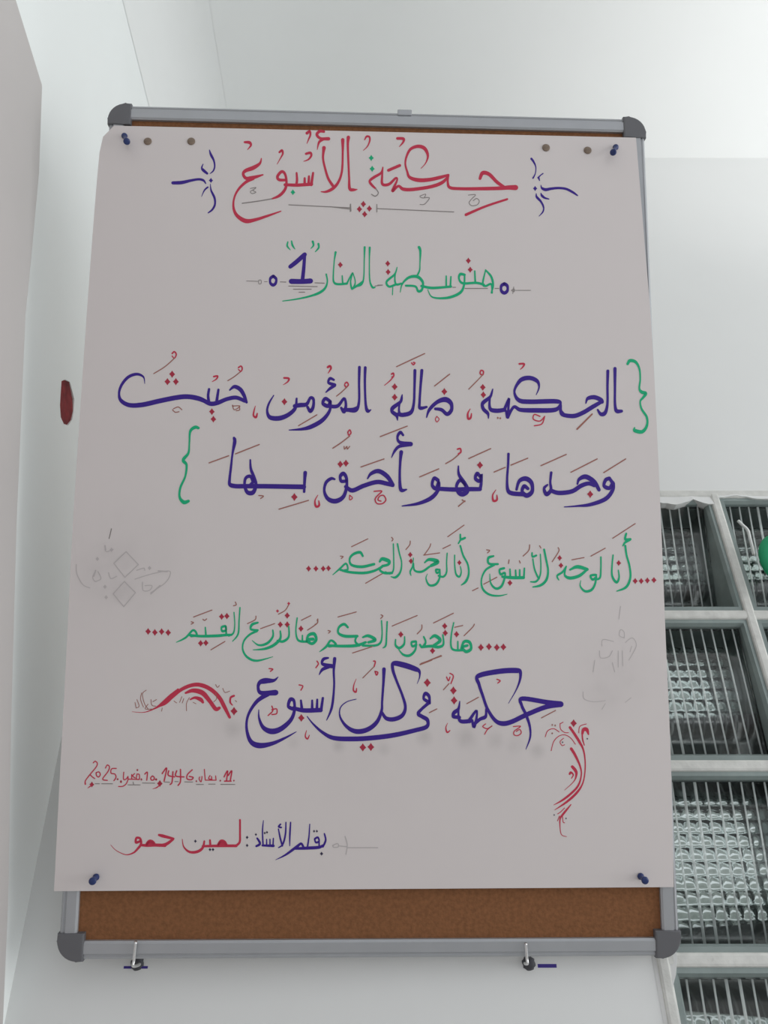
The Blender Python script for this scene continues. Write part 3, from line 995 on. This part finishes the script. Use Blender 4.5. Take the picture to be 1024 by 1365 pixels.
C_ = Lettering('closing_lettering', 'large violet Arabic line near the bottom')
C_.block(320, 870, 4, '''
B 6: 203,130,.25 180,148,.8 135,150,1.4 105,160,1.1 97,190,1 115,215,1.1 190,213,1.4; 150,220,1.2 90,260,1 45,330,.8 35,400,.9 55,470,1.2 100,495,1.4 170,485,1 240,455,.6 300,422,.2
B 6: 280,300,.9 258,285,1 268,250,1 288,258,.9 290,310,1 270,360,1.1 220,405,1.3 170,420,1.4 125,400,1.1 102,350,.7 100,305,.3
B 6: 285,295,.9 340,308,1.1 430,306,1.1; 325,255,.7 330,300,1; 385,255,.7 385,300; 412,250,.7 410,300; 442,242,.8 432,310,1
o D 4.6: 327,348
R 1.9: 155,85 175,88 162,100; 315,172 335,178 325,200; 170,285 175,310 150,335; 170,305 195,300 195,325 170,330; 410,45 418,60 405,80
B 5: 470,28,.6 445,35,1 440,60,1 490,72,1.3; 475,75,1 440,90,1 422,118,.3
B 5.4: 505,32,1.3 500,100,.9 502,180,.8 490,290,.9 462,360,.3
R 2.2: 620,140,.3 608,170,.7 605,200,1 618,210,1.2 622,190,.6; 355,415,.4 348,445,.9 360,460,1 370,440,.6
B 6: 358,340,.25 390,380,.5 440,425,.8 500,455,1.1 600,460,1.2 700,455,1.2 820,440,1.2 930,415,1.1 995,395,1.1 1000,360,1.1 970,340,1 950,325,1 970,300,.8 1010,265,.9
B 5.6: 1012,270,.9 1008,232,1 988,218,1 980,245,.9 1005,262,.9
o D 4.8: 1000,160 655,505 698,503
B 6: 768,88,1.3 765,160,.9 758,260,.8 755,310,.9 730,370,1.1 680,410,1.2 620,420,1.2 570,395,.9 535,345,.6 535,295,.35 570,262,.25 620,248,.2
B 6: 758,320,.8 780,350,1 820,355,1.1 865,335,1.1 882,290,1 865,225,.8 835,150,.8 815,90,1 820,58,1.2 870,65,1.4 930,85,1.3 956,100,.9 958,130,.4 945,165,.15
R 2: 712,45 722,48 715,75; 720,100 735,105 728,120 720,100
N 1.4: 715,75 690,100 655,135; 960,65 1024,40
''')
C_.block(540, 870, 4, '''
N 1.5: 80,62 192,15; 330,272 392,238; 728,348 803,308; 130,320 170,300; 235,165 205,198
R 1.8: 240,110 258,125 245,165; 222,130 232,150 240,130; 490,142 508,150 495,162
o D 4.8: 118,160 258,202 262,255
B 5.8: 292,260,.4 285,300,.9 262,320,1.1 258,340,1 290,345,.9; 292,260,.4 285,330,.8 297,365,1 345,365,1.1
B 5.8: 340,365,1 380,310,.7 382,345,.8 368,395,1 358,360,.8; 370,380,1 400,355,.9 430,340,1 432,300,.6
B 6: 552,270,.15 590,205,.35 612,150,.7 615,105,1.1 590,95,1.3 500,100,1.3 390,125,1.2 395,170,1 415,230,.9 440,300,.9 480,360,1 520,378,1.2 570,368,1.2 650,330,1.2 750,290,1.2 830,275,1.4
B 6: 830,275,1.5 760,265,1.2 625,245,1.1 622,280,.9 645,330,.9 665,390,.8 668,450,.6 645,515,.2
R 2: 228,375,.3 218,400,.8 225,425,1.2 240,415,.7
R 1.5: 430,380 415,395 440,405 465,390 440,410 425,435; 578,394 616,392 600,406; 600,406 582,420 582,438 602,442 620,428 612,410 594,420
''').done()

O_ = Lettering('scroll_ornament', 'red wave ornament left of the closing line')
O_.block(170, 870, 4, '''
R 5: 25,315,.15 90,318,.25 150,295,.6 190,268,1.2 230,230,1.1 270,195,.6
R 5.4: 160,290,.3 200,270,1 240,235,1 290,195,1.1 350,172,1.2 400,175,1.3 450,200,1.3 490,240,1.3 515,285,1.3 545,345,.9
R 5: 310,215,.7 350,202,1.4 400,215,1.7 440,260,1.4 470,300,1.4 490,295,1
R 5: 335,250,.5 360,240,.9 390,250,1.4 402,265,.9
o D 5: 568,312
R 3.6: 568,230,1 550,240,1 548,265,.9 560,280,.5
N 1: 40,265 45,290; 75,215 70,250 85,290; 100,200 80,220 90,270 110,300; 125,250 130,280 150,285; 155,250 135,262; 315,310 315,270 330,240; 460,262 475,245 470,215; 470,170 480,185 490,175; 508,190 520,212 545,205; 248,258 262,268; 290,235 278,265; 300,245 292,268; 185,295 182,312; 350,265 365,272; 575,255 582,262; 50,250 62,285 45,295; 110,275 95,300 140,300
''').done()
O_ = Lettering('scroll_ornament', 'tall red leaf scroll at the lower right of the poster')
O_.block(700, 940, 7.586, '''
o D 4.6: 492,183
R 4.6: 455,225,1 500,290,1 550,370,1 590,450,.7 608,560,.55 605,690,.5 580,800,.6 520,890,.9 420,980,.8 300,1060,.2
R 4.2: 468,440,1.2 510,510,1.1 555,610,.8 570,700,.6 540,810,.8 470,890,.9 380,960,.8 290,1010,.2
R 4.2: 478,622,1.2 510,660,1.3 520,700,1 495,770,.4 400,860,.2; 470,740,.4 488,705,.6 465,680,.9 452,695,.9
R 4.6: 580,290,.9 592,248,1.3 625,248,1.4 642,295,.6; 580,290,.6 582,340,.6 600,405,.4
R 1.2: 545,280 555,215 620,190; 355,185 360,240 400,275 440,278; 205,320 230,260 290,238 345,270; 265,460 290,370 340,315 400,300 460,330 510,395; 390,335 355,370 375,408 400,400; 355,190 385,172
o X 1.2: 630,340 295,1110 415,1145 380,375
o N 1.4: 275,285 275,200 305,205
R 3.4: 465,1005,.5 420,1060,1 380,1110,1.1 355,1150,.8 355,1240,.5 370,1310,.4 420,1330,.3
R 1.2: 380,1130 385,1180 400,1190; 330,1100 360,1080 400,1040; 330,1170 350,1120
''').done()

D_ = Lettering('date_lettering', 'small red handwritten date line')
D_.block(100, 1005, 8, '''
R 1.7: 195,95 215,78 238,100 225,140 160,220 112,285 110,322,1.4; 165,225 185,245 210,262; 225,200 255,192 270,220 252,246 230,232 225,200
R 1.7: 325,150 345,118 368,140 350,190 295,268 345,282; 440,155 390,160 385,205 425,215 437,250 415,285
R 1.6: 520,195 518,270 545,268 565,240; 565,240 565,275 545,320 510,345 465,347; 565,270 605,270 685,272; 605,220 605,270; 635,210 615,235 640,255; 660,215 685,220 685,270 655,265 660,225
R 1.8: 745,215 772,195 765,280; 825,235 845,250 840,275 815,278 808,255 825,235
o D 1.6: 455,270 490,292 490,300 665,172 708,272 868,272
K 1.2: 215,318 260,318; 285,318 400,318; 565,330 695,330; 720,310 850,312; 620,300 625,325
o D 3.4: 180,326 905,316,4
R 1.6: 178,335 155,350 135,365,.4; 900,335 870,360 830,372,.4
''')
D_.block(200, 1005, 8, '''
R 2: 130,210 178,150 150,290; 200,180 195,228 262,245; 245,190 235,300 215,325; 285,180 275,235 362,245; 325,165 325,290 300,335
R 1.9: 450,170 400,220 395,265 440,275 460,250 420,240
R 1.5: 530,245 525,270 545,297 555,240; 580,165 585,230 590,280; 590,280 705,280; 640,230 625,262 655,270; 655,240 662,280; 700,235 705,280
R 2: 790,245 828,180 815,290; 835,230 872,180 855,290; 795,290 865,290
o D 1.4: 495,290 750,285 895,285 60,272
K 1.2: 155,300 210,302; 265,295 300,295; 370,298 455,300; 495,325 570,325; 625,322 695,322; 755,325 905,325
''').done()

G_ = Lettering('signature_lettering', 'red and violet Arabic signature line')
G_.block(140, 1080, 4, '''
R 4: 188,165,1 165,172,1.1 168,148,1 188,152,1 192,180,1.1 175,205,1 150,228,.7 110,237,.4 60,215,.3 30,185,.2
R 4.2: 190,186,1 225,188,1.2 270,186,1.3 320,188,1.3; 268,186,.9 255,168,1 235,165,1.1 220,186,1 240,176,1.5 258,184,1; 288,132,.9 310,138,1.3 365,152,.9; 362,156,1 325,182,1.3 290,188,1.2
R 4: 412,155,.3 420,195,.6 450,222,1 490,222,1.2 520,202,1.1 530,165,.8; 522,192,1 620,190,1.2 700,190,1.2; 720,52,.9 720,120,.9 718,170,1 695,192,1; 650,188,1 638,168,1 618,164,1.1 602,188,1 622,176,1.6 642,186,1; 560,160,.9 562,190,1
o X 2: 482,165 560,210 576,210 758,145 758,188
''')
G_.block(300, 1080, 4, '''
B 3.2: 172,150,1 187,178,1.3 167,192,1; 205,55,.5 200,110,.9 203,185,1; 200,188,1 258,190,1.3; 222,155,.7 222,190; 240,155,.8 240,190; 258,150,.8 256,190
o X 1.7: 165,130 212,122 224,118 475,112 490,112
B 2.6: 296,75 286,88 300,92; 285,100,.7 295,150,1 306,190,1; 325,65,.7 322,130,1 308,182,1 285,200,.6; 350,65,.8 346,130,1 345,190,.5
B 3.6: 270,265,.2 320,240,.8 365,208,1.2 400,180,1; 380,202,1.2 405,178,1 420,200,1.2; 375,205,1 440,202,1.3 500,198,1.3 522,188,1
B 3.2: 452,75,.7 448,140,.9 440,195,1; 480,152 495,145 502,165 485,172 478,155; 502,160 502,195
B 3.4: 530,125,.8 537,160,1.1 522,195,1
o X 2.4: 515,232
P 1.4: 650,200 815,200; 575,188 600,178 605,195 580,198 575,188; 605,190 650,195; 640,140 652,185 645,235
''').done()

K_ = Lettering('pencil_sketch', 'faint pencil sketch of two diamonds on the left')
K_.block(90, 690, 6.4, '''
K 1.4: 375,95 355,178
P 1.3: 500,290 605,400; 605,400 490,510; 490,510 395,390; 395,390 500,290; 485,545 580,640; 580,640 480,760; 480,760 390,650; 390,650 485,545
P 1.2: 575,525 720,480 860,455 875,490 830,560 710,640; 640,550 645,620 700,620 720,580 660,580; 240,450 215,510 235,545; 75,400 80,480 130,570 190,600; 320,240 330,290 390,270; 350,470 370,520 420,500; 590,450 650,430 660,450; 260,460 285,520 240,545
P 2: 775,455 850,460; 790,580 712,650; 240,450 225,500; 320,240 325,275
o P 2.6: 375,275 330,680 255,352 320,590 700,430
''').done()
K_ = Lettering('pencil_sketch', 'very faint pencil sketch by the right edge')
K_.block(740, 780, 6.4, '''
P .9: 560,180 545,290; 590,450 550,430 560,380 590,400 590,450; 600,490 660,450 695,510 660,590 630,640; 400,520 410,465 500,480; 490,660 510,740; 540,560 540,700; 575,560 580,690; 240,910 250,970 330,995 430,985; 380,560 390,620 460,610 490,560; 430,1010 400,1060; 655,520 640,570; 340,640 325,740; 600,1000 650,960
''').done()

# ------------------------------------------------------------------ pins and tacks in the sheet
def axis_matrix(p, d):
    z = d.normalized()
    x = Vector((0, 1, 0)).cross(z).normalized()
    y = z.cross(x)
    m = Matrix((x, y, z)).transposed().to_4x4()
    m.translation = p
    return m

def push_pin(base, head, label):
    p0 = survey(base[0], base[1], BC + bz * (PZ + 0.0003), bz)
    p1 = survey(head[0], head[1], BC + bz * (PZ + 0.0125), bz)
    h = (p1 - p0).length
    t = thing('push_pin', label, 'push pin', axis_matrix(p0, p1 - p0), 'blue push pins at the poster corners')
    bm = bmesh.new()
    lathe(bm, [(0, 0), (0.0031, 0), (0.0033, 0.0007), (0.0031, 0.0016), (0.0021, 0.0026), (0.0018, h * 0.5), (0.0022, h * 0.75), (0.0033, h - 0.0012), (0.0036, h), (0.0034, h + 0.0008), (0.002, h + 0.0012), (0, h + 0.0013)], 28)
    obj('grip', bm, M_pin, t, True)
    bm = bmesh.new()
    lathe(bm, [(0, -0.009), (0.0005, -0.007), (0.0005, 0.0005), (0, 0.0005)], 10)
    obj('needle', bm, M_steel, t, True)
push_pin((165.8, 181), (169, 188.5), 'blue push pin in the upper left corner of the poster')
push_pin((821, 196), (817.6, 203), 'blue push pin in the upper right corner of the poster')
push_pin((128.2, 1169), (123.4, 1174.6), 'blue push pin in the lower left corner of the poster')
push_pin((854, 1168), (860, 1173.6), 'blue push pin in the lower right corner of the poster')

for (x, y), lb in (((197, 188.5), 'round brown tack just right of the upper left blue pin'), ((255, 188.5), 'round brown tack above the left violet flourish'),
                   ((728, 197), 'round brown tack above the right violet flourish'), ((783.5, 200.5), 'round brown tack just left of the upper right blue pin')):
    p = survey(x, y, BC + bz * (PZ + 0.0002), bz)
    t = thing('thumbtack', lb, 'thumbtack', axis_matrix(p, bz), 'brown tacks along the top of the poster')
    bm = bmesh.new()
    lathe(bm, [(0, 0), (0.0042, 0), (0.0044, 0.0003), (0.0038, 0.0009), (0.0022, 0.0013), (0, 0.0014)], 28)
    obj('tack_head', bm, M_tack, t, True)
    bm = bmesh.new()
    lathe(bm, [(0, -0.008), (0.0005, -0.006), (0.0005, 0.0004), (0, 0.0004)], 10)
    obj('needle', bm, M_steel, t, True)

# ------------------------------------------------------------------ hooks that carry the foot of the board
WN = Vector((0, 1, 0))
def wall_hook(plug, tip, label):
    p = survey(plug[0], plug[1], Vector((0, WY, 0)), WN)
    q = survey(tip[0], tip[1], BC + bz * 0.004, bz)
    t = thing('wall_hook', label, 'hook', Matrix.Translation(p), 'hooks under the board')
    bm = bmesh.new()
    lathe(bm, [(0, -0.004), (0.0062, -0.004), (0.0066, 0.0), (0.0052, 0.003), (0.003, 0.0045), (0, 0.0045)], 20)
    for v in bm.verts:
        v.co.x += 0.0006 * math.sin(v.co.y * 2100)
    bmesh.ops.rotate(bm, verts=bm.verts, cent=(0, 0, 0), matrix=Matrix.Rotation(math.pi / 2, 3, 'X'))
    obj('wall_plug', bm, M_plug, t, True)
    # foot of the upright, just below and in front of the frame
    low = BM @ Vector(((BMI @ q).x + 0.0012 * (1 if plug[0] < 400 else -1) * -1, -BH / 2 - 0.0035, 0.004))
    r = 0.0014
    path = [p - p, Vector((low.x - p.x, (low.y - p.y) * 0.5, (low.z - p.z) * 0.5)) * 1.0, low - p, (low * 0.75 + q * 0.25) - p, q - p]
    bm = bmesh.new()
    tube(bm, spline([tuple(v) for v in path], 6), r, 12)
    obj('hook_rod', bm, M_steel, t, True)
wall_hook((183, 1284), (181, 1255), 'small metal hook under the left end of the board')
wall_hook((705, 1284), (701, 1257), 'small metal hook under the right part of the board')

M_mark = ink('marker on plaster', 50, 38, 110)
for pts in (((165, 1289.5), (197, 1290)), ((717, 1287.5), (742, 1287))):
    w = [survey(x, y, Vector((0, WY, 0)), WN) for x, y in pts]
    bm = bmesh.new()
    h = 0.0011 if pts[0][0] < 400 else 0.0016
    box(bm, (w[0].x, WY - 0.0002, w[0].z - h), (w[1].x, WY + 0.0005, w[0].z + h))
    o = obj('marker_stroke', bm, M_mark, wall_back)
    o['label'] = 'short violet marker stroke on the plaster'
